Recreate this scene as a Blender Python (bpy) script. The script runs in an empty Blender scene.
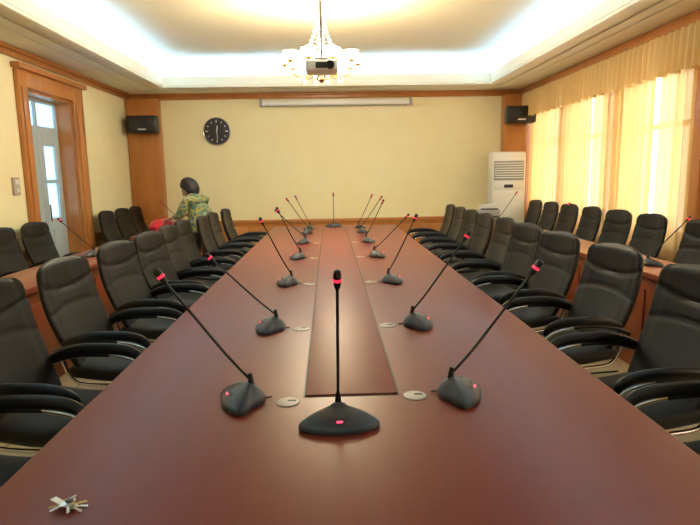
import bpy, bmesh, math, random
from mathutils import Vector, Matrix, Euler
random.seed(7)
R=math.radians
COL=bpy.context.scene.collection
try:
    bpy.context.scene.view_settings.view_transform='Standard'
    bpy.context.scene.view_settings.look='None'
    bpy.context.scene.view_settings.exposure=.14
except Exception: pass

# ---------------------------------------------------------------- materials
def mat(name,col,rough=.5,metal=0,coat=0,emis=None,estr=0,var=None,scale=(5,5,5),amt=.5,bump=0,bscale=60,spec=None,trans=0):
    m=bpy.data.materials.new(name); m.use_nodes=True
    nt=m.node_tree; b=nt.nodes['Principled BSDF']
    b.inputs['Base Color'].default_value=(*col,1)
    b.inputs['Roughness'].default_value=rough
    b.inputs['Metallic'].default_value=metal
    b.inputs['Coat Weight'].default_value=coat
    b.inputs['Coat Roughness'].default_value=.2
    if spec is not None: b.inputs['Specular IOR Level'].default_value=spec
    if trans: b.inputs['Transmission Weight'].default_value=trans
    if emis:
        b.inputs['Emission Color'].default_value=(*emis,1); b.inputs['Emission Strength'].default_value=estr
    if var or bump:
        tc=nt.nodes.new('ShaderNodeTexCoord')
    if var:
        mp=nt.nodes.new('ShaderNodeMapping'); mp.inputs['Scale'].default_value=scale
        nt.links.new(tc.outputs['Object'],mp.inputs['Vector'])
        n=nt.nodes.new('ShaderNodeTexNoise'); n.inputs['Scale'].default_value=1; n.inputs['Detail'].default_value=6
        n.inputs['Roughness'].default_value=.6
        nt.links.new(mp.outputs[0],n.inputs['Vector'])
        r=nt.nodes.new('ShaderNodeValToRGB'); r.color_ramp.elements[0].color=(*col,1); r.color_ramp.elements[1].color=(*var,1)
        r.color_ramp.elements[0].position=.5-amt/2; r.color_ramp.elements[1].position=.5+amt/2
        nt.links.new(n.outputs['Fac'],r.inputs[0]); nt.links.new(r.outputs[0],b.inputs['Base Color'])
    if bump:
        n2=nt.nodes.new('ShaderNodeTexNoise'); n2.inputs['Scale'].default_value=bscale; n2.inputs['Detail'].default_value=4
        nt.links.new(tc.outputs['Object'],n2.inputs['Vector'])
        bp=nt.nodes.new('ShaderNodeBump'); bp.inputs['Strength'].default_value=bump; bp.inputs['Distance'].default_value=.01
        nt.links.new(n2.outputs['Fac'],bp.inputs['Height']); nt.links.new(bp.outputs[0],b.inputs['Normal'])
    return m

M_wall=mat('wall_paper',(.89,.80,.48),.75,var=(.93,.86,.55),scale=(2.5,2.5,2.5),amt=.5,bump=.35,bscale=45)
M_plaster=mat('ceiling_plaster',(.86,.84,.72),.8)
M_plaster2=mat('ceiling_tray_paint',(.82,.75,.53),.8)
M_wood=mat('oak_trim',(.40,.145,.032),.38,var=(.55,.23,.06),scale=(9,9,1.2),amt=.6,coat=.15)
M_table=mat('mahogany_veneer',(.165,.020,.011),.36,var=(.20,.028,.016),scale=(30,1.6,10),amt=.8,coat=.0,spec=.46)
M_table2=mat('mahogany_strip',(.20,.034,.021),.42,var=(.235,.044,.028),scale=(35,2,10),amt=.8,coat=.0,spec=.46)
M_tseam=mat('table_seam',(.03,.006,.004),.5)
M_desk=mat('desk_veneer',(.24,.055,.02),.35,var=(.32,.085,.035),scale=(20,2,8),amt=.6,coat=.15)
M_leather=mat('black_leather',(.0075,.0075,.008),.46,bump=.12,bscale=180,spec=.32)
M_armpad=mat('arm_plastic',(.008,.008,.009),.35,spec=.35)
M_chrome=mat('chrome',(.62,.62,.62),.18,1)
M_mic=mat('mic_grey_plastic',(.040,.045,.052),.34)
M_micd=mat('mic_stem_black',(.012,.012,.013),.4)
M_red=mat('red_led',(.9,.05,.1),.4,emis=(1,.03,.08),estr=4.5)
M_ring=mat('red_ring',(.6,.02,.05),.4,emis=(1,.03,.08),estr=1.3)
M_grom=mat('grommet_plastic',(.50,.42,.36),.4)
M_white=mat('white_plastic',(.80,.80,.76),.35)
M_grey=mat('grey_plastic',(.32,.33,.34),.4)
M_dark=mat('dark_plastic',(.02,.02,.025),.45)
M_brass=mat('brass',(.85,.58,.22),.25,1)
M_crystal=mat('crystal',(.95,.95,.92),.05,spec=.8,emis=(1,.9,.7),estr=.7)
M_shade=mat('lit_glass_shade',(.95,.9,.8),.3,emis=(1,.88,.66),estr=8)
M_cove=mat('cove_tube',(.9,.95,1),.4,emis=(.24,.50,1),estr=54)
M_keys=mat('key_metal',(.62,.60,.55),.28,1)
M_keyb=mat('key_brass',(.62,.40,.14),.3,1)
M_tag=mat('paper_tag',(.85,.85,.82),.7)
M_doorp=mat('door_paint',(.42,.52,.58),.5)
M_skin=mat('skin',(.55,.30,.19),.5)
M_hair=mat('hair',(.012,.009,.008),.45,bump=.4,bscale=120)
M_trous=mat('trousers',(.03,.03,.045),.8)
M_lip=mat('lips',(.45,.12,.1),.5)
M_eye=mat('eyes',(.02,.015,.01),.2)
M_redbag=mat('red_bag_plastic',(.62,.03,.04),.35,bump=.6,bscale=25)

def floor_mat():
    m=bpy.data.materials.new('floor_tiles'); m.use_nodes=True; nt=m.node_tree; b=nt.nodes['Principled BSDF']
    tc=nt.nodes.new('ShaderNodeTexCoord'); br=nt.nodes.new('ShaderNodeTexBrick')
    br.offset=0; br.inputs['Scale'].default_value=1; br.inputs['Brick Width'].default_value=.6; br.inputs['Row Height'].default_value=.6
    br.inputs['Mortar Size'].default_value=.004
    br.inputs['Color1'].default_value=(.55,.45,.28,1); br.inputs['Color2'].default_value=(.60,.50,.33,1); br.inputs['Mortar'].default_value=(.2,.15,.1,1)
    nt.links.new(tc.outputs['Object'],br.inputs['Vector']); nt.links.new(br.outputs['Color'],b.inputs['Base Color'])
    b.inputs['Roughness'].default_value=.25
    return m
M_floor=floor_mat()

def cloth_mat(name,col,transp,tl=.6):
    m=bpy.data.materials.new(name); m.use_nodes=True; nt=m.node_tree
    for n in list(nt.nodes): nt.nodes.remove(n)
    out=nt.nodes.new('ShaderNodeOutputMaterial')
    d=nt.nodes.new('ShaderNodeBsdfDiffuse'); t=nt.nodes.new('ShaderNodeBsdfTranslucent'); tr=nt.nodes.new('ShaderNodeBsdfTransparent')
    d.inputs[0].default_value=(*col,1); t.inputs[0].default_value=(*col,1); tr.inputs[0].default_value=(1,.88,.62,1)
    a=nt.nodes.new('ShaderNodeMixShader'); a.inputs[0].default_value=tl
    nt.links.new(d.outputs[0],a.inputs[1]); nt.links.new(t.outputs[0],a.inputs[2])
    c=nt.nodes.new('ShaderNodeMixShader'); c.inputs[0].default_value=transp
    nt.links.new(a.outputs[0],c.inputs[1]); nt.links.new(tr.outputs[0],c.inputs[2])
    nt.links.new(c.outputs[0],out.inputs[0]); return m
M_curt=cloth_mat('gold_curtain_cloth',(.80,.56,.25),.05,.38)
M_val=cloth_mat('gold_valance_cloth',(.76,.55,.25),0,.2)
M_frost=cloth_mat('frosted_glass',(.50,.70,.85),.05,.6)

def glass_mat():
    m=bpy.data.materials.new('window_glass'); m.use_nodes=True; nt=m.node_tree
    for n in list(nt.nodes): nt.nodes.remove(n)
    out=nt.nodes.new('ShaderNodeOutputMaterial'); tr=nt.nodes.new('ShaderNodeBsdfTransparent'); g=nt.nodes.new('ShaderNodeBsdfGlossy')
    g.inputs['Roughness'].default_value=.02
    mx=nt.nodes.new('ShaderNodeMixShader'); mx.inputs[0].default_value=.06
    nt.links.new(tr.outputs[0],mx.inputs[1]); nt.links.new(g.outputs[0],mx.inputs[2]); nt.links.new(mx.outputs[0],out.inputs[0]); return m
M_glass=glass_mat()

def shirt_mat():
    m=bpy.data.materials.new('patterned_shirt'); m.use_nodes=True; nt=m.node_tree; b=nt.nodes['Principled BSDF']
    tc=nt.nodes.new('ShaderNodeTexCoord'); v=nt.nodes.new('ShaderNodeTexVoronoi'); v.inputs['Scale'].default_value=34
    nt.links.new(tc.outputs['Object'],v.inputs['Vector'])
    r=nt.nodes.new('ShaderNodeValToRGB'); cr=r.color_ramp; cr.interpolation='CONSTANT'
    cr.elements[0].color=(.07,.14,.09,1); cr.elements[0].position=0
    cr.elements[1].color=(.36,.30,.08,1); cr.elements[1].position=.35
    e=cr.elements.new(.58); e.color=(.10,.22,.17,1)
    e=cr.elements.new(.8); e.color=(.36,.34,.22,1)
    nt.links.new(v.outputs['Color'],r.inputs[0]); nt.links.new(r.outputs[0],b.inputs['Base Color']); b.inputs['Roughness'].default_value=.8
    return m
M_shirt=shirt_mat()

# ---------------------------------------------------------------- mesh builder
def catmull(pts,n=6,closed=False):
    P=[Vector(p) for p in pts]; out=[]; N=len(P)
    rng=range(N) if closed else range(N-1)
    for i in rng:
        if closed: p0,p1,p2,p3=P[i-1],P[i],P[(i+1)%N],P[(i+2)%N]
        else: p0=P[max(i-1,0)];p1=P[i];p2=P[i+1];p3=P[min(i+2,N-1)]
        for k in range(n):
            t=k/n
            out.append(.5*((2*p1)+(p2-p0)*t+(2*p0-5*p1+4*p2-p3)*t*t+(3*p1-p0-3*p2+p3)*t**3))
    if not closed: out.append(P[-1])
    return out

class B:
    def __init__(s,mats): s.bm=bmesh.new(); s.mats=mats; s.X=Matrix()
    def mi(s,m): return s.mats.index(m)
    def _v(s,p): return s.bm.verts.new(s.X@Vector(p))
    def _f(s,vs,m,sm=True):
        try:
            f=s.bm.faces.new(vs); f.material_index=s.mi(m); f.smooth=sm; return f
        except ValueError: return None
    def box(s,c,size,m,bev=0,seg=2,rot=None):
        t=bmesh.new(); bmesh.ops.create_cube(t,size=1)
        bmesh.ops.scale(t,vec=Vector(size),verts=t.verts)
        if bev>0: bmesh.ops.bevel(t,geom=list(t.edges),offset=min(bev,min(size)*.49),segments=seg,affect='EDGES',profile=.5)
        mt=Matrix.Translation(Vector(c))
        if rot: mt=mt@Euler(rot).to_matrix().to_4x4()
        t.verts.index_update()
        mp={}
        for v in t.verts: mp[v.index]=s._v(mt@v.co)
        for f in t.faces: s._f([mp[v.index] for v in f.verts],m,bev>0)
        t.free()
    def b2(s,x0,x1,y0,y1,z0,z1,m,bev=0,seg=2):
        s.box(((x0+x1)/2,(y0+y1)/2,(z0+z1)/2),(abs(x1-x0),abs(y1-y0),abs(z1-z0)),m,bev,seg)
    def rings(s,rings,m,cap=True,closed=True,loop=False):
        R_=[[s._v(p) for p in r] for r in rings]; n=len(R_[0])
        for i in range(len(R_)-1+(1 if loop else 0)):
            a=R_[i]; b=R_[(i+1)%len(R_)]
            for k in range(n if closed else n-1):
                s._f([a[k],a[(k+1)%n],b[(k+1)%n],b[k]],m)
        if cap and not loop:
            s._f(R_[0][::-1],m); s._f(R_[-1],m)
    def tube(s,pts,r,m,seg=8,smooth=5,rz=None,closed=False,up=None):
        P=catmull(pts,smooth,closed) if smooth>1 else [Vector(p) for p in pts]
        n=len(P); rr=[]
        for i in range(n):
            if isinstance(r,(list,tuple)):
                q=i/(n-1)*(len(r)-1); a=int(min(q,len(r)-2)); rr.append(r[a]+(r[a+1]-r[a])*(q-a))
            else: rr.append(r)
        N=None; rings=[]
        for i in range(n):
            if closed: T=(P[(i+1)%n]-P[i-1])
            else: T=(P[min(i+1,n-1)]-P[max(i-1,0)])
            T.normalize()
            if N is None:
                a=Vector(up) if up else (Vector((0,0,1)) if abs(T.z)<.9 else Vector((1,0,0)))
                N=(a-T*a.dot(T)).normalized()
            else:
                N=(N-T*N.dot(T)).normalized()
            Bn=T.cross(N); q=(rz if rz else 1)
            rings.append([P[i]+N*(rr[i]*q*math.cos(2*math.pi*k/seg))+Bn*(rr[i]*math.sin(2*math.pi*k/seg)) for k in range(seg)])
        s.rings(rings,m,loop=closed)
    def cyl(s,p0,p1,r0,m,r1=None,seg=16):
        s.tube([p0,p1],[r0,r0 if r1 is None else r1],m,seg,1)
    def lathe(s,prof,c,m,seg=20,axis='z',cap=True):
        rg=[]
        for r,z in prof:
            ring=[]
            for k in range(seg):
                a=2*math.pi*k/seg; x,y=r*math.cos(a),r*math.sin(a)
                p={'z':(x,y,z),'y':(x,-z,y),'x':(z,x,y)}[axis]
                ring.append(Vector(c)+Vector(p))
            rg.append(ring)
        s.rings(rg,m,cap=cap)
    def ball(s,c,r,m,seg=12,f=None):
        rg=[]; n=seg//2+2
        rad=r if isinstance(r,(tuple,list)) else (r,r,r)
        for i in range(1,n):
            th=math.pi*i/n; ring=[]
            for k in range(seg):
                a=2*math.pi*k/seg
                d=Vector((math.sin(th)*math.cos(a),math.sin(th)*math.sin(a),math.cos(th)))
                p=Vector((d.x*rad[0],d.y*rad[1],d.z*rad[2]))
                if f: p=f(d,p)
                ring.append(Vector(c)+p)
            rg.append(ring)
        s.rings(rg,m)
    def grid(s,fn,nu,nv,m):
        V=[[s._v(fn(i/nu,j/nv)) for j in range(nv+1)] for i in range(nu+1)]
        for i in range(nu):
            for j in range(nv): s._f([V[i][j],V[i+1][j],V[i+1][j+1],V[i][j+1]],m)
    def mesh(s,name,ang=40,recalc=True):
        if recalc: bmesh.ops.recalc_face_normals(s.bm,faces=s.bm.faces)
        me=bpy.data.meshes.new(name); s.bm.to_mesh(me); s.bm.free()
        for m in s.mats: me.materials.append(m)
        me.set_sharp_from_angle(angle=R(ang))
        return me
    def obj(s,name,loc=(0,0,0),rot=(0,0,0),parent=None,ang=40,recalc=True):
        return inst(name,s.mesh(name,ang,recalc),loc,rot,parent)
def inst(name,me,loc=(0,0,0),rot=(0,0,0),parent=None,sc=None):
    o=bpy.data.objects.new(name,me); o.location=loc; o.rotation_euler=rot
    if sc: o.scale=sc
    COL.objects.link(o)
    if parent: o.parent=parent
    return o

# ---------------------------------------------------------------- room
XL,XR,YB,YN=-3.19,3.35,9.40,-1.6
ZC=2.76; ZT=3.12; TH=.25
b=B([M_floor]); b.b2(XL-TH,XR+TH,YN-TH,YB+TH,-.1,0,M_floor); b.obj('floor')
b=B([M_wall]); b.b2(XL-TH,XR+TH,YB,YB+TH,0,ZT+.1,M_wall); b.obj('wall_back')
b=B([M_wall]); b.b2(XL-TH,XR+TH,YN-TH,YN,0,ZT+.1,M_wall); b.obj('wall_front')
DY0,DY1,DZ=6.22,7.30,2.40
b=B([M_wall]); b.b2(XL-TH,XL,YN,DY0,0,ZT+.1,M_wall); b.b2(XL-TH,XL,DY1,YB,0,ZT+.1,M_wall); b.b2(XL-TH,XL,DY0,DY1,DZ,ZT+.1,M_wall); b.obj('wall_left')
wins=[(-.9,.4),(.8,2.1),(2.5,4.5),(5.2,6.4),(6.65,7.85),(8.05,9.1)]
b=B([M_wall]); ys=YN
for a,c in wins:
    b.b2(XR,XR+TH,ys,a,0,ZT+.1,M_wall); b.b2(XR,XR+TH,a,c,0,.75,M_wall); b.b2(XR,XR+TH,a,c,2.45,ZT+.1,M_wall); ys=c
b.b2(XR,XR+TH,ys,YB,0,ZT+.1,M_wall); b.obj('wall_right')
for i,(a,c) in enumerate(wins):
    b=B([M_white,M_glass]); x=XR+.1
    b.b2(x,x+.06,a,c,.75,.82,M_white); b.b2(x,x+.06,a,c,2.38,2.45,M_white); b.b2(x,x+.06,a,c,1.85,1.91,M_white)
    n=3
    for k in range(n+1):
        y=a+(c-a)*k/n; y=min(max(y,a+.03),c-.03); b.b2(x,x+.06,y-.03,y+.03,.82,2.38,M_white)
    b.b2(x+.025,x+.031,a+.06,c-.06,.82,2.38,M_glass)
    b.obj('window_%d'%(i+1))

LX0,LX1,LY0,LY1=-2.38,2.42,-.7,8.50
b=B([M_plaster,M_plaster2])
def frame(b,x0,x1,y0,y1,w,z0,z1,m,bev=0):
    b.b2(x0-w,x0,y0-w,y1+w,z0,z1,m,bev); b.b2(x1,x1+w,y0-w,y1+w,z0,z1,m,bev)
    b.b2(x0,x1,y0-w,y0,z0,z1,m,bev); b.b2(x0,x1,y1,y1+w,z0,z1,m,bev)
b.b2(XL,LX0,YN,YB,ZC,ZC+.05,M_plaster); b.b2(LX1,XR,YN,YB,ZC,ZC+.05,M_plaster)
b.b2(LX0,LX1,YN,LY0,ZC,ZC+.05,M_plaster); b.b2(LX0,LX1,LY1,YB,ZC,ZC+.05,M_plaster)
frame(b,LX0,LX1,LY0,LY1,.05,ZC+.05,ZC+.13,M_plaster)
frame(b,LX0-.45,LX1+.45,LY0-.45,LY1+.45,.04,ZC+.05,ZT,M_plaster)
b.b2(XL-TH,XR+TH,YN-TH,YB+TH,ZT,ZT+.1,M_plaster2)
b.obj('ceiling')
b=B([M_plaster])
frame(b,LX0,LX1,LY0,LY1,.10,ZC-.035,ZC,M_plaster,.012)
frame(b,LX0-.24,LX1+.24,LY0-.24,LY1+.24,.035,ZC-.018,ZC,M_plaster,.008)
frame(b,LX0-.40,LX1+.40,LY0-.40,LY1+.40,.02,ZC-.012,ZC,M_plaster,.005)
b.obj('trim_1')
b=B([M_cove]); z=ZC+.08
for p,q in [((LX0-.15,LY0,z),(LX0-.15,LY1,z)),((LX1+.15,LY0,z),(LX1+.15,LY1,z)),((LX0,LY0-.15,z),(LX1,LY0-.15,z)),((LX0,LY1+.15,z),(LX1,LY1+.15,z))]:
    b.cyl(p,q,.018,M_cove,seg=6)
b.obj('cove_light')

b=B([M_wood]); 
b.b2(XL,XR,YB-.05,YB,ZC-.09,ZC,M_wood,.008); b.b2(XL,XR,YB-.08,YB-.05,ZC-.035,ZC,M_wood,.008)
b.obj('trim_2')
b=B([M_wood]); b.b2(XL,XL+.05,YN,YB-.08,ZC-.09,ZC,M_wood,.008); b.b2(XL+.05,XL+.08,YN,YB-.08,ZC-.035,ZC,M_wood,.008); b.obj('trim_3')
b=B([M_wood]); b.b2(XR-.22,XR-.18,YN,YB-.09,ZC-.09,ZC,M_wood,.006); b.obj('trim_4')
def dado(name,p0,p1,axis,base,sgn,h=.72):
    b=B([M_wood])
    def bb(a,c,t0,t1,z0,z1,bev=0):
        if axis=='x': b.b2(a,c,base+sgn*t0,base+sgn*t1,z0,z1,M_wood,bev)
        else: b.b2(base+sgn*t0,base+sgn*t1,a,c,z0,z1,M_wood,bev)
    bb(p0,p1,0,.02,0,h); bb(p0,p1,.02,.045,h-.06,h,.008); bb(p0,p1,.02,.035,0,.12,.006)
    n=max(1,round((p1-p0)/.7)); w=(p1-p0)/n
    for i in range(n): bb(p0+i*w+.08,p0+(i+1)*w-.08,.02,.032,.18,h-.12,.008)
    b.obj(name)
dado('baseboard_back',-2.68,2.84,'x',YB,-1)
dado('baseboard_left',YN,DY0-.2,'y',XL,1)
dado('baseboard_left_rear',DY1+.28,9.2,'y',XL,1)
def pil(name,x0,x1,y0,y1):
    b=B([M_wood]); b.b2(x0,x1,y0,y1,0,ZC-.09,M_wood,.006)
    b.b2(x0-.01,x1+.01,y0-.015,y1,0,.15,M_wood,.006)
    b.b2(x0+.09,x1-.09,y0-.012,y0,.8,1.9,M_wood,.006); b.b2(x0+.09,x1-.09,y0-.012,y0,.22,.7,M_wood,.006)
    b.b2(x0-.01,x1+.01,y0-.02,y1,.70,.76,M_wood,.006)
    return b.obj(name)
pil('trim_5',XL+.012,-2.68,9.2,YB-.0); pil('trim_6',2.86,XR-.012,9.2,YB)
b=B([M_wood]); b.b2(3.20,XR,4.80,4.92,0,2.30,M_wood,.006); b.obj('trim_7')

b=B([M_wood]); 
for y0,y1 in [(DY0-.18,DY0),(DY1,DY1+.26)]:
    b.b2(XL,XL+.05,y0,y1,0,DZ+.17,M_wood,.008); b.b2(XL+.05,XL+.065,y0+.04,y1-.04,.1,DZ,M_wood,.008)
b.b2(XL,XL+.05,DY0,DY1,DZ,DZ+.17,M_wood,.008); b.b2(XL,XL+.10,DY0-.22,DY1+.30,DZ+.17,DZ+.23,M_wood,.012)
b.b2(XL-TH,XL,DY0,DY0+.03,0,DZ,M_wood); b.b2(XL-TH,XL,DY1-.03,DY1,0,DZ,M_wood); b.b2(XL-TH,XL,DY0+.03,DY1-.03,DZ-.03,DZ,M_wood)
b.obj('door_frame')
b=B([M_doorp,M_frost,M_chrome]); x0,x1=XL-.22,XL-.17; a,c=DY0+.03,DY1-.03
b.b2(x0,x1,a,c,1.98,2.06,M_doorp); b.b2(x0,x1,a,c,DZ-.07,DZ-.03,M_doorp)
for yy in (a,c-.05,(a+c)/2-.025): b.b2(x0,x1,yy,yy+.05,2.06,DZ-.07,M_doorp)
b.b2(x0+.02,x0+.026,a,c,2.06,DZ-.07,M_frost)
for (p,q) in ((a,(a+c)/2-.004),((a+c)/2+.004,c)):
    b.b2(x0,x1,p,p+.12,0,1.98,M_doorp,.004); b.b2(x0,x1,q-.12,q,0,1.98,M_doorp,.004)
    b.b2(x0,x1,p+.12,q-.12,0,.98,M_doorp); b.b2(x1,x1+.012,p+.15,q-.15,.15,.85,M_doorp,.005)
    b.b2(x0,x1,p+.12,q-.12,1.84,1.98,M_doorp); b.b2(x0,x1,p+.12,q-.12,1.40,1.44,M_doorp)
    b.b2(x0+.02,x0+.026,p+.12,q-.12,.98,1.84,M_frost)
b.cyl((x1+.04,(a+c)/2+.06,.95),(x1+.04,(a+c)/2+.06,1.15),.01,M_chrome,seg=8)
b.obj('door_1')

b=B([M_grom,M_white,M_dark]); b.b2(XL,XL+.03,5.80,5.91,1.29,1.47,M_grom,.006); b.b2(XL+.03,XL+.034,5.82,5.89,1.40,1.45,M_white,.002); b.b2(XL+.03,XL+.036,5.84,5.87,1.32,1.36,M_white,.002); b.obj('wall_control_box')

def curtain(name,y0,y1,z0,z1,xc,amp,pitch,m,ruff=False):
    b=B([m]); n=int((y1-y0)/pitch*8); ph=random.random()*6
    def fn(u,v):
        y=y0+(y1-y0)*u; z=z0+(z1-z0)*v
        k=2*math.pi/pitch
        w=math.sin(k*y+ph+.6*math.sin(2.3*y+ph))+.35*math.sin(2.7*k*y*.37+v*1.2)
        g=amp*(1-.35*v)*w
        if ruff: z+= (1-v)*.012*math.sin(k*y*.5+ph)
        return (xc+g,y,z)
    b.grid(fn,n,8,m); return b.obj(name,recalc=False,ang=180)
for (p,q) in [(-1.5,-.1),(.0,1.3),(1.45,2.8),(2.9,4.0),(4.1,4.74),(4.96,5.54),(5.64,6.26),(6.34,6.92),(6.98,7.64),(7.74,8.37),(8.42,9.15)]:
    curtain('curtain',p,q,.04,2.60,XR-.09,.032,.13,M_curt)
curtain('curtain_valance',YN+.02,9.17,2.30,ZC-.09,XR-.205,.024,.10,M_val,True)
b=B([M_wood]); b.cyl((XR-.09,YN+.02,2.62),(XR-.09,9.17,2.62),.015,M_wood,seg=8); b.obj('curtain_rail')

# ---------------------------------------------------------------- table
TX0,TX1,TY0,TY1,TZ=-.76,.88,.30,7.58,.76
b=B([M_table,M_table2,M_tseam])
SX0,SX1=-.09,.20
SY0=1.66; SY1=7.25
b.b2(TX0,TX1,TY0,TY1,TZ-.05,TZ,M_table,.012,3)
b.b2(TX0+.02,TX1-.02,TY0+.02,TY1-.02,TZ-.10,TZ-.05,M_table,.01)
b.b2(SX0-.006,SX1+.006,SY0-.006,SY1+.006,TZ-.01,TZ+.0008,M_tseam)
b.b2(SX0,SX1,SY0,SY1,TZ-.01,TZ+.006,M_table2,.003)
b.b2(TX0+.38,TX0+.44,TY0+.3,TY1-.3,.0,TZ-.10,M_table); b.b2(TX1-.44,TX1-.38,TY0+.3,TY1-.3,.0,TZ-.10,M_table)
for k in range(6):
    y=TY0+.3+k*(TY1-TY0-.6)/5; b.b2(TX0+.44,TX1-.44,y-.02,y+.02,0,TZ-.1,M_table)
b.obj('conference_table')

def desk(x0,x1,y0,y1,face):
    b=B([M_desk]); b.b2(x0,x1,y0,y1,.71,.75,M_desk,.008)
    fx=x1-.06 if face>0 else x0+.04
    b.b2(fx,fx+.02,y0+.02,y1-.02,.02,.71,M_desk)
    n=max(1,round((y1-y0)/1.1)); w=(y1-y0)/n
    for i in range(n+1):
        y=min(max(y0+i*w,y0+.02),y1-.02); b.b2(x0+.04,x1-.04,y-.018,y+.018,0,.71,M_desk,.003)
    for i in range(n):
        s=.012; xx=fx+.02 if face>0 else fx-.012
        b.b2(xx,xx+s,y0+i*w+.1,y0+(i+1)*w-.1,.12,.62,M_desk,.004)
    b.b2(x0+.04,x1-.06,y0+.04,y1-.04,.50,.52,M_desk)
    b.obj('side_desk')
desk(-2.40,-1.95,3.3,5.9,1); desk(-2.40,-1.95,6.75,9.0,1)
desk(2.14,2.56,2.6,5.7,-1); desk(2.14,2.56,5.72,8.4,-1)

# ---------------------------------------------------------------- chair
def sup(c,w,t,n,N,ax='yb'):
    pts=[]
    for k in range(N):
        a=2*math.pi*k/N; ca,sa=math.cos(a),math.sin(a)
        pts.append((w*abs(ca)**(2/n)*(1 if ca>=0 else -1), t*abs(sa)**(2/n)*(1 if sa>=0 else -1)))
    return pts
def chair_mesh():
    b=B([M_leather,M_armpad,M_chrome])
    rings=[]; NV=40
    for i in range(NV+1):
        v=i/NV
        z=.43+.585*v
        yb=-.185-.13*v-.035*math.sin(math.pi*v)+.02*math.cos(3*v)
        w=.222+.036*math.sin(math.pi*min(1,v*.85))
        e=0
        if v>.90: e=(v-.90)/.10; w*=math.sqrt(max(.0,1-.25*e*e))
        if v<.06: w*=.9+.1*v/.06
        th=.036-.010*v
        if v>.93: th*=math.sqrt(max(.12,1-((v-.93)/.07)**2))
        if v<.05: th*=.6+.4*v/.05
        ring=[]
        for (x,t) in sup(0,w,th,3.2,36):
            u=x/max(w,.001)
            y=yb+t+.035*u*u
            zz=z
            if t>0:
                for s0,arc,dep in ((.52,.06,.007),(.80,-.08,.010)):
                    d=(v-s0-arc*(1-u*u))/.016
                    y-=dep*math.exp(-d*d)
                if abs(u)<.97:
                    d=(abs(u)-.84)/.03
                    y-=.005*math.exp(-d*d)
            zz-= .02*(u*u)*max(0,(v-.8)/.2)
            ring.append((x,y,zz))
        rings.append(ring)
    b.rings(rings,M_leather)
    rings=[]; n=18
    for i in range(n+1):
        v=i/n; y=-.20+.47*v
        w=.235; t=.05
        q=1
        if v<.1: q=math.sqrt(1-((.1-v)/.1)**2*.7)
        if v>.84: q=math.sqrt(max(.05,1-((v-.84)/.16)**2*.92))
        zc=.425-.02*max(0,(v-.8)/.2)**2+.01*math.cos(v*6)
        ring=[]
        for (x,tt) in sup(0,w*(.85+.15*q),t*q,3,28):
            u=x/.245
            ring.append((x,y,zc+tt+(.012*(u*u) if tt>0 else 0)))
        rings.append(ring)
    b.rings(rings,M_leather)
    for s in (-1,1):
        b.tube([(s*.254,.25,.575),(s*.258,.235,.615),(s*.258,.15,.640),(s*.258,-.03,.640),(s*.250,-.13,.620),(s*.242,-.20,.59)],[.018,.025,.028,.028,.024,.016],M_armpad,10,5,rz=.65)
        b.tube([(s*.236,-.25,.55),(s*.250,-.17,.585),(s*.256,-.05,.612),(s*.258,.10,.615)],.013,M_armpad,8,5)
        b.tube([(s*.258,.08,.617),(s*.260,.23,.585),(s*.260,.275,.50),(s*.260,.25,.35),(s*.260,.24,.10),(s*.260,.235,.03),(s*.260,.18,.013),(s*.260,-.1,.013),(s*.260,-.26,.013)],.011,M_chrome,8,5)
        b.tube([(s*.260,.262,.40),(s*.2,.2,.365),(s*.2,-.1,.36),(s*.2,-.2,.40),(s*.2,-.255,.55)],.010,M_chrome,8,4)
    b.cyl((-.26,-.26,.013),(.26,-.26,.013),.012,M_chrome,seg=8)
    b.cyl((-.2,.05,.365),(.2,.05,.365),.010,M_chrome,seg=8)
    return b.mesh('conference_chair',50)
CH=chair_mesh()
def chair(x,y,face,dr=0):
    inst('conference_chair',CH,(x,y,0),(0,0,(-math.pi/2 if face>0 else math.pi/2)+R(dr)))
for i,y in enumerate([1.72,2.36,3.08,3.84,4.50,5.12,5.72,6.30,6.89,7.64]):
    chair((-1.18 if i<7 else -1.11)+random.uniform(-.02,.02),y,1,random.uniform(-9,-5) if i<5 else random.uniform(-3,1))
for i,y in enumerate([1.66,2.32,3.12,3.86,4.56,5.20,5.82,6.44,7.06,7.68]):
    chair(1.34+random.uniform(-.02,.02),y,-1,random.uniform(6,10) if i<5 else random.uniform(-1,4))
for y in (4.65,5.24,5.84,7.72,8.30,8.88): chair(-2.73,y,1,random.uniform(-3,3))
for y in (4.55,5.35,5.97,6.62,7.24,7.86,8.46): chair(2.84,y,-1,random.uniform(-3,3))

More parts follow.
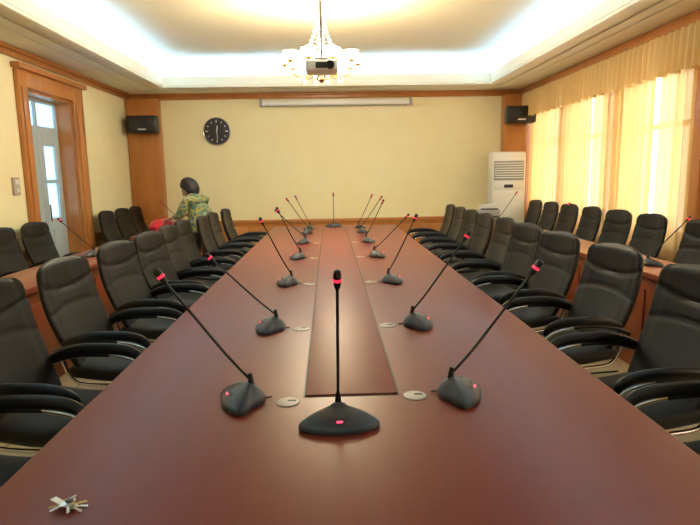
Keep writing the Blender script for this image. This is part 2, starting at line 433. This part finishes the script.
# ---------------------------------------------------------------- microphones
def mic_mesh(lean,rise,bow):
    b=B([M_mic,M_micd,M_red,M_ring,M_grey])
    out=catmull([(0,-.070,0),(.065,-.060,0),(.108,-.030,0),(.102,-.006,0),(.070,.018,0),(.042,.052,0),(0,.064,0),(-.042,.052,0),(-.070,.018,0),(-.102,-.006,0),(-.108,-.030,0),(-.065,-.060,0)],4,True)
    c=Vector((0,.022,0)); rings=[]
    for t,z in ((.97,0),(1,.004),(1,.014),(.97,.019),(.90,.024),(.72,.034),(.55,.041),(.42,.045),(.32,.048),(.22,.051),(.16,.056),(.12,.058),(.06,.059)):
        rings.append([c+(p-c)*t+Vector((0,0,z)) for p in out])
    b.rings(rings,M_mic)
    b.box((0,-.036,.0355),(.06,.016,.004),M_micd,.0015,1,rot=(.32,0,0))
    b.box((0,-.050,.0305),(.016,.005,.004),M_red,.001,1,rot=(.32,0,0))
    for s in (-1,1):
        b.box((s*.055,-.020,.0330),(.034,.014,.003),M_micd,.001,1,rot=(.25,s*.25,s*.35))
    root=Vector((0,.024,.053)); tip=Vector((0,.03-lean,.055+rise))
    mid=(root+tip)/2+Vector((0,-bow,bow))*.5
    b.cyl(root,root+Vector((0,-.004,.035)),.010,M_micd,.0065,12)
    p=catmull([root+Vector((0,0,.01)),root+(mid-root)*.5+Vector((0,-bow*.2,bow*.3)),mid,tip],6)
    b.tube(p,.0042,M_micd,8,1)
    d=(p[-1]-p[-3]).normalized()
    b.tube([tip-d*.004,tip+d*.006,tip+d*.018],[.0065,.0095,.0105],M_micd,12,1)
    b.cyl(tip+d*.017,tip+d*.025,.0113,M_ring,seg=14)
    b.tube([tip+d*.025,tip+d*.036,tip+d*.045,tip+d*.049],[.0108,.0105,.009,.004],M_micd,12,1)
    b.tube([(0,.060,.008),(.006,.070,.005),(0,.084,.005)],.0025,M_micd,6,4)
    return b.mesh('gooseneck_microphone',35)
MA=mic_mesh(.235,.33,.01); MBm=mic_mesh(.27,.26,.015); MD=mic_mesh(.17,.33,.01); MC=mic_mesh(.10,.345,-.01)
def mic(x,y,z,rot,me): inst('gooseneck_microphone',me,(x,y,z),(0,0,R(rot)))
def grom(x,y):
    b=B([M_grom,M_dark]); b.lathe([(.036,0.0005),(.036,.0025),(.033,.004),(.006,.004)],(0,0,0),M_grom,24); b.box((.012,.004,.0045),(.026,.009,.002),M_dark,.001,1)
    b.obj('cable_grommet',(x,y,TZ))
LV=[MA,MBm,MD,MD,MBm,MA,MD]; RV=[MA,MA,MD,MBm,MD,MA,MD]
for i,y in enumerate([1.64,2.46,3.5,4.62,5.65,6.6,7.15]):
    mic(-.275,y,TZ,-90+(14 if i==0 else random.uniform(-4,8)),LV[i])
    mic(.385,y,TZ,90-(14 if i==0 else random.uniform(-4,8)),RV[i])
    if i<5: grom(-.140,y-.02); grom(.250,y+.0)
mic(.012,1.455,TZ,2,MC)
mic(.05,7.42,TZ,180,MC)
mic(2.33,3.95,.75,90,MBm); mic(2.33,7.6,.75,90,MA); mic(2.33,6.0,.75,90,MBm)
mic(-2.16,5.1,.75,-90,MBm); mic(-2.16,8.2,.75,-90,MBm)

# keys
b=B([M_keys,M_dark,M_tag,M_keyb])
b.tube([(-.004+.015*math.cos(a),.004+.015*math.sin(a),.010+.003*math.cos(a)) for a in [k*math.pi/4 for k in range(8)]],.0013,M_keys,6,2,closed=True)
rk=random.Random(5)
for k,(a,rr,mm) in enumerate([(.1,.010,0),(.65,.008,1),(-.5,.010,0),(2.6,.008,0),(3.3,.010,1),(-1.2,.006,0),(3.9,.009,0),(1.5,.004,2)]):
    L=rk.uniform(.024,.030); z=.001+.0016*k
    d=Vector((math.cos(a),math.sin(a),0)); o=d*rr+Vector((0,0,z))
    m=(M_keys,M_keyb,M_dark)[mm]; sh=M_keyb if mm==1 else M_keys
    b.X=Matrix.Translation(o)@Matrix.Rotation(a,4,'Z')@Matrix.Rotation(rk.uniform(0,.12)+.015*k ,4,'Y')
    b.lathe([(.0085,0),(.0085,.002),(.0030,.002)],(0,0,0),m,14)
    b.box((.017,0,.001),(L*.8,.0042,.0018),sh,.0004,1)
    for j in range(3): b.box((.015+j*.005,.0030,.001),(.0025,.003,.0018),sh)
b.X=Matrix()
b.box((-.026,.008,.012),(.026,.015,.0012),M_tag,.003,2,rot=(.12,-.2,2.7))
b.obj('key_bunch',(-.56,1.10,TZ+.002))

# ---------------------------------------------------------------- wall items
b=B([M_dark,M_white,M_chrome])
b.lathe([(.21,0),(.22,.01),(.22,.035),(.205,.045),(.19,.040),(.188,.0405),(.001,.041)],(0,0,0),M_dark,40,'y')
for k in range(12):
    a=k*math.pi/6; r=.158; L=.04 if k%3==0 else .024
    b.box((r*math.sin(a),-.043,r*math.cos(a)),(.013,.003,L),M_white,0,1,rot=(0,a,0))
for a,L,w in ((R(10),.09,.014),(R(175),.13,.009)):
    b.box((L/2*math.sin(a),-.046,L/2*math.cos(a)),(w,.003,L),M_white,0,1,rot=(0,a,0))
b.tube([(.213*math.cos(k*math.pi/12),-.040,.213*math.sin(k*math.pi/12)) for k in range(24)],.006,M_chrome,8,2,closed=True)
b.obj('wall_clock',(-1.80,YB-.002,2.17))
b=B([M_white,M_grey]); b.b2(-1.06,1.34,YB-.14,YB-.055,2.55,2.64,M_white,.02,3)
b.b2(-1.08,-1.04,YB-.15,YB-.055,2.535,2.655,M_grey,.006); b.b2(1.32,1.36,YB-.15,YB-.055,2.535,2.655,M_grey,.006); b.b2(-1.01,1.29,YB-.10,YB-.08,2.535,2.55,M_grey,.003)
b.obj('projection_screen_housing',(0,.0,0))
def speaker(x,z,yaw):
    b=B([M_dark,M_grey,M_micd,M_white])
    b.box((0,0,0),(.46,.22,.26),M_dark,.02,3); b.box((0,-.113,0),(.43,.012,.23),M_micd,.006,2)
    b.lathe([(.09,.118),(.085,.125),(.05,.119),(.02,.124),(.004,.124)],(-.10,0,0),M_dark,24,'y')
    b.lathe([(.045,.118),(.04,.124),(.01,.12)],(.13,0,.03),M_dark,20,'y')
    b.box((.0,-.121,-.08),(.12,.004,.018),M_white,.001,1)
    b.box((0,.13,.0),(.08,.09,.08),M_grey,.005)
    b.obj('wall_speaker',(x,9.02,z),(0,0,R(yaw)))
speaker(-2.86,2.26,6); speaker(3.05,2.33,-6)
b=B([M_white,M_grey,M_dark])
b.box((0,0,.875),(.52,.34,1.75),M_white,.03,4)
b.box((0,-.172,1.46),(.46,.012,.30),M_grey,.005)
for k in range(7): b.box((0,-.182,1.35+k*.037),(.44,.02,.008),M_white,.002,1,rot=(.5,0,0))
b.box((0,-.172,1.22),(.46,.01,.10),M_white,.004); b.box((0,-.178,1.22),(.14,.006,.05),M_dark,.002)
b.box((0,-.173,.70),(.47,.01,.88),M_white,.006); 
for k in range(10): b.box((0,-.180,.30+k*.03),(.38,.008,.008),M_grey,.002,1)
b.box((0,0,.03),(.54,.36,.06),M_grey,.01)
b.obj('floor_air_conditioner',(2.82,8.93,0),(0,0,R(-4)))
b=B([M_grey,M_dark,M_white]); b.box((0,0,.08),(.30,.26,.15),M_grey,.02,3); b.box((0,-.08,.165),(.24,.08,.02),M_dark,.006); b.box((0,.06,.18),(.24,.02,.10),M_white,.004,1,rot=(.3,0,0)); b.box((0,-.135,.06),(.22,.02,.02),M_dark,.003)
b.obj('desktop_printer',(2.30,8.1,.75),(0,0,R(0)))

# ---------------------------------------------------------------- chandelier
b=B([M_brass,M_crystal,M_shade])
cz=2.40
b.lathe([(.02,ZT-cz-.001),(.10,ZT-cz-.001),(.09,ZT-cz-.04),(.02,ZT-cz-.06),(.010,ZT-cz-.08),(.010,.32),(.03,.30),(.035,.26),(.012,.22),(.014,.14),(.05,.10),(.055,.05),(.03,.0),(.018,-.03),(.035,-.06),(.01,-.09)],(0,0,0),M_brass,20)
for k in range(10):
    a=k*2*math.pi/10; d=Vector((math.cos(a),math.sin(a),0))
    b.tube([d*.03+Vector((0,0,.06)),d*.12+Vector((0,0,-.03)),d*.24+Vector((0,0,-.02)),d*.34+Vector((0,0,.04)),d*.34+Vector((0,0,.07))],.007,M_brass,6,5)
    e=d*.34+Vector((0,0,-.02))
    b.lathe([(.008,.08),(.035,.09),(.038,.10),(.01,.10)],e,M_brass,14)
    b.lathe([(.014,.10),(.036,.112),(.048,.135),(.056,.16),(.072,.178),(.066,.178),(.047,.16),(.034,.13)],e,M_shade,14)
    for j in range(5):
        aa=j*2*math.pi/5; q=e+Vector((.036*math.cos(aa),.036*math.sin(aa),.065)); b.ball(q,(.007,.007,.018),M_crystal,6)
    for j in range(7):
        t=(j+1)/8; q=d*(.04+.28*t)+Vector((0,0,.24-.17*t-.10*math.sin(math.pi*t))); b.ball(q,.010,M_crystal,6)
    q=d*.2+Vector((0,0,-.06)); b.ball(q,(.009,.009,.024),M_crystal,6)
    for j in range(9):
        t=(j+.5)/9; b.ball(d*(.03+.09*(1-t)**2)+Vector((0,0,.24+.34*t)),.008,M_crystal,6)
for k in range(5):
    a=k*2*math.pi/5+.3; d=Vector((math.cos(a),math.sin(a),0))
    b.tube([d*.02+Vector((0,0,.14)),d*.09+Vector((0,0,.10)),d*.16+Vector((0,0,.12)),d*.16+Vector((0,0,.14))],.006,M_brass,6,4)
    e=d*.16+Vector((0,0,-.12)); b.lathe([(.006,.25),(.028,.26),(.030,.27),(.01,.27)],e,M_brass,12)
    b.lathe([(.012,.27),(.030,.285),(.038,.305),(.050,.335),(.044,.335),(.030,.300)],e,M_shade,12)
    b.ball(e+Vector((0,0,.225)),(.007,.007,.02),M_crystal,6)
ch=b.obj('chandelier',(-.05,5.55,cz))
def plight(name,loc,e,col,r,parent=None):
    l=bpy.data.lights.new(name,'POINT'); l.energy=e; l.color=col; l.shadow_soft_size=r
    o=bpy.data.objects.new(name,l); o.location=loc; COL.objects.link(o)
    if parent: o.parent=parent
plight('bulb_glow',(0,0,.45),75,(1,.86,.62),.12,ch)
for k in range(5):
    a=k*2*math.pi/5+.3
    plight('bulb_glow_ring',(.34*math.cos(a),.34*math.sin(a),.20),24,(1,.86,.62),.08,ch)
b=B([M_grey,M_dark,M_white,M_chrome])
b.box((0,0,0),(.27,.24,.09),M_white,.02,3); b.lathe([(.035,.118),(.035,.135),(.028,.135),(.02,.125)],(.07,0,0),M_dark,16,'y')
b.box((0,-.122,-.0),(.10,.006,.05),M_dark,.002,1); b.box((0,0,.06),(.12,.10,.03),M_grey,.005)
b.cyl((0,0,.06),(0,0,ZT-2.34),.014,M_chrome,seg=12); b.lathe([(.05,ZT-2.34-.02),(.05,ZT-2.34)],(0,0,0),M_white,16)
b.obj('ceiling_projector',(-.04,4.95,2.34))

# ---------------------------------------------------------------- woman
W=bpy.data.objects.new('woman',None); COL.objects.link(W); W.location=(-1.67,7.20,0); W.rotation_euler=(0,0,R(-30))
def skin(name,V,E,rad,mats,pick,root=0,sub=2):
    me=bpy.data.meshes.new(name); me.from_pydata(V,E,[]); 
    o=bpy.data.objects.new(name+'_tmp',me); COL.objects.link(o)
    sk=o.modifiers.new('s','SKIN'); sk.use_smooth_shade=True
    for i,r in enumerate(rad):
        me.skin_vertices[0].data[i].radius=(r if isinstance(r,tuple) else (r,r))
        me.skin_vertices[0].data[i].use_root=(i==root)
    ss=o.modifiers.new('u','SUBSURF'); ss.levels=sub; ss.render_levels=sub
    dg=bpy.context.evaluated_depsgraph_get(); dg.update()
    m2=bpy.data.meshes.new_from_object(o.evaluated_get(dg))
    m2.materials.clear()
    for m in mats: m2.materials.append(m)
    for p in m2.polygons: p.material_index=pick(p.center); p.use_smooth=True
    bpy.data.objects.remove(o); bpy.data.meshes.remove(me)
    return m2
V=[(.05,0,.86),(.05,0,.98),(-.005,0,1.09),(-.055,0,1.17),(-.095,0,1.225),(-.12,0,1.26),
   (-.045,-.150,1.14),(-.15,-.20,.95),(-.33,-.12,.93),
   (-.045,.150,1.14),(-.17,.20,.96),(-.34,.12,.95),
   (.05,-.09,.79),(.0,-.10,.46),(.03,-.10,.09),(-.10,-.11,.035),
   (.05,.09,.79),(.01,.10,.46),(.05,.10,.09),(-.08,.11,.035)]
E=[(0,1),(1,2),(2,3),(3,4),(4,5),(3,6),(6,7),(7,8),(3,9),(9,10),(10,11),(0,12),(12,13),(13,14),(14,15),(0,16),(16,17),(17,18),(18,19)]
rad=[.14,.130,.142,.100,.050,.045,.066,.052,.026,.066,.052,.026,.092,.058,.042,.035,.092,.058,.042,.035]
def pick(c):
    if c.z>1.215 and c.x<-.07: return 1
    if c.x<-.24 and c.z>.8: return 1
    if c.z>.83: return 0
    if c.z<.07: return 3
    return 2
bm_=skin('body',V,E,rad,[M_shirt,M_skin,M_trous,M_dark],pick)
inst('body',bm_,parent=W)
b=B([M_shirt]); rg=[]
for z,wx,wy in ((.76,.160,.19),(.80,.157,.187),(.88,.150,.182),(.97,.142,.170),(1.04,.13,.16)):
    rg.append([(.05-(z-.95)*.3*(z>.95)+wx*math.cos(a),wy*math.sin(a),z) for a in [k*math.pi/12 for k in range(24)]])
b.rings(rg,M_shirt,cap=False); b.obj('blouse_hem',parent=W,ang=180)
def headf(d,p):
    q=p.copy()
    if d.z<0: q.y*=1-.30*d.z*d.z; q.x*=1-.12*d.z*d.z
    if d.x<-.5 and d.z<0: q.x-=.006*(-d.z)
    return q
b=B([M_skin,M_hair,M_eye,M_lip])
b.ball((0,0,0),(.092,.076,.112),M_skin,28,headf)
b.tube([(-.088,0,.012),(-.100,0,-.008),(-.107,0,-.026),(-.094,0,-.034)],[.006,.009,.013,.008],M_skin,8,4)
for s in (-1,1):
    b.ball((-.082,s*.030,.006),(.008,.014,.007),M_eye,10); b.tube([(-.088,s*.016,.024),(-.088,s*.032,.029),(-.078,s*.048,.023)],.003,M_hair,6,3)
    b.ball((.0,s*.076,-.008),(.014,.008,.028),M_skin,10)
b.ball((-.088,0,-.056),(.007,.022,.007),M_lip,10)
def hairf(d,p):
    q=p.copy()
    if d.z<-.1:
        q.x=max(q.x,-.035); q.y*=1.10
    if d.x<-.2 and d.z<.6: q.x=max(q.x,-.055-.07*max(0,d.z))
    q*=1+.022*math.sin(9*math.atan2(d.y,d.x))
    return q
b.ball((.018,0,.008),(.114,.100,.138),M_hair,32,hairf)
b.obj('head',(-.135,0,1.295),(0,R(-32),R(24)),parent=W)
def hand(name,loc,rot,s):
    b=B([M_skin])
    b.tube([(.03,0,0),(0,0,0),(-.04,0,-.004),(-.075,0,-.006)],[.022,.026,.038,.036],M_skin,12,4,rz=.42,up=(0,0,1))
    for k,(yy,L) in enumerate(((-.029,.060),(-.010,.072),(.010,.067),(.028,.052))):
        b.tube([(-.065,yy,-.004),(-.075-L*.35,yy*1.1,-.006),(-.075-L*.7,yy*1.1,-.022),(-.075-L*.85,yy*1.08,-.042)],[.010,.0088,.008,.006],M_skin,8,4)
    b.tube([(-.015,s*.026,-.004),(-.035,s*.046,-.012),(-.060,s*.052,-.024),(-.075,s*.048,-.034)],[.012,.011,.009,.006],M_skin,8,4)
    b.obj(name,loc,rot,parent=W)
hand('hand_near',(-.34,-.12,.93),(0,R(-15),R(10)),1); hand('hand_far',(-.35,.12,.948),(0,R(-15),R(-10)),-1)
b=B([M_redbag]); rg=[]
for z,w in ((0,.10),(.02,.14),(.07,.155),(.11,.135),(.14,.09),(.155,.055)):
    rg.append([(w*math.cos(a)*(1+.08*math.sin(5*a+z*30)),1.15*w*math.sin(a)*(1+.06*math.cos(7*a+z*20)),z) for a in [k*math.pi/16 for k in range(32)]])
b.rings(rg,M_redbag)
for s in (-1,1): b.tube([(s*.03,-.05,.14),(s*.04,-.03,.19),(s*.04,.03,.19),(s*.03,.05,.14)],.008,M_redbag,6,5,rz=.4)
b.obj('red_plastic_bag',(-2.20,7.42,.75))

b=B([M_dark]); b.tube([(1.0,3.3,.006),(1.3,3.45,.006),(1.55,3.2,.006),(1.85,3.35,.006),(1.7,3.7,.006),(2.05,3.8,.006)],.006,M_dark,6,8); b.obj('floor_cable')

# ---------------------------------------------------------------- world / lights / camera
w=bpy.data.worlds.new('World'); bpy.context.scene.world=w; w.use_nodes=True
bg=w.node_tree.nodes['Background']; bg.inputs[0].default_value=(.93,.96,1,1); bg.inputs[1].default_value=7.5

cam=bpy.data.cameras.new('Camera'); co=bpy.data.objects.new('Camera',cam); COL.objects.link(co)
cam.sensor_width=36; cam.lens=28.8; cam.clip_start=.02
co.matrix_world=Matrix.Translation((0,0,1.44))@Matrix.Rotation(R(-1.97),4,'Z')@Matrix.Rotation(R(90-8.92),4,'X')@Matrix.Rotation(R(-1.0),4,'Z')
bpy.context.scene.camera=co
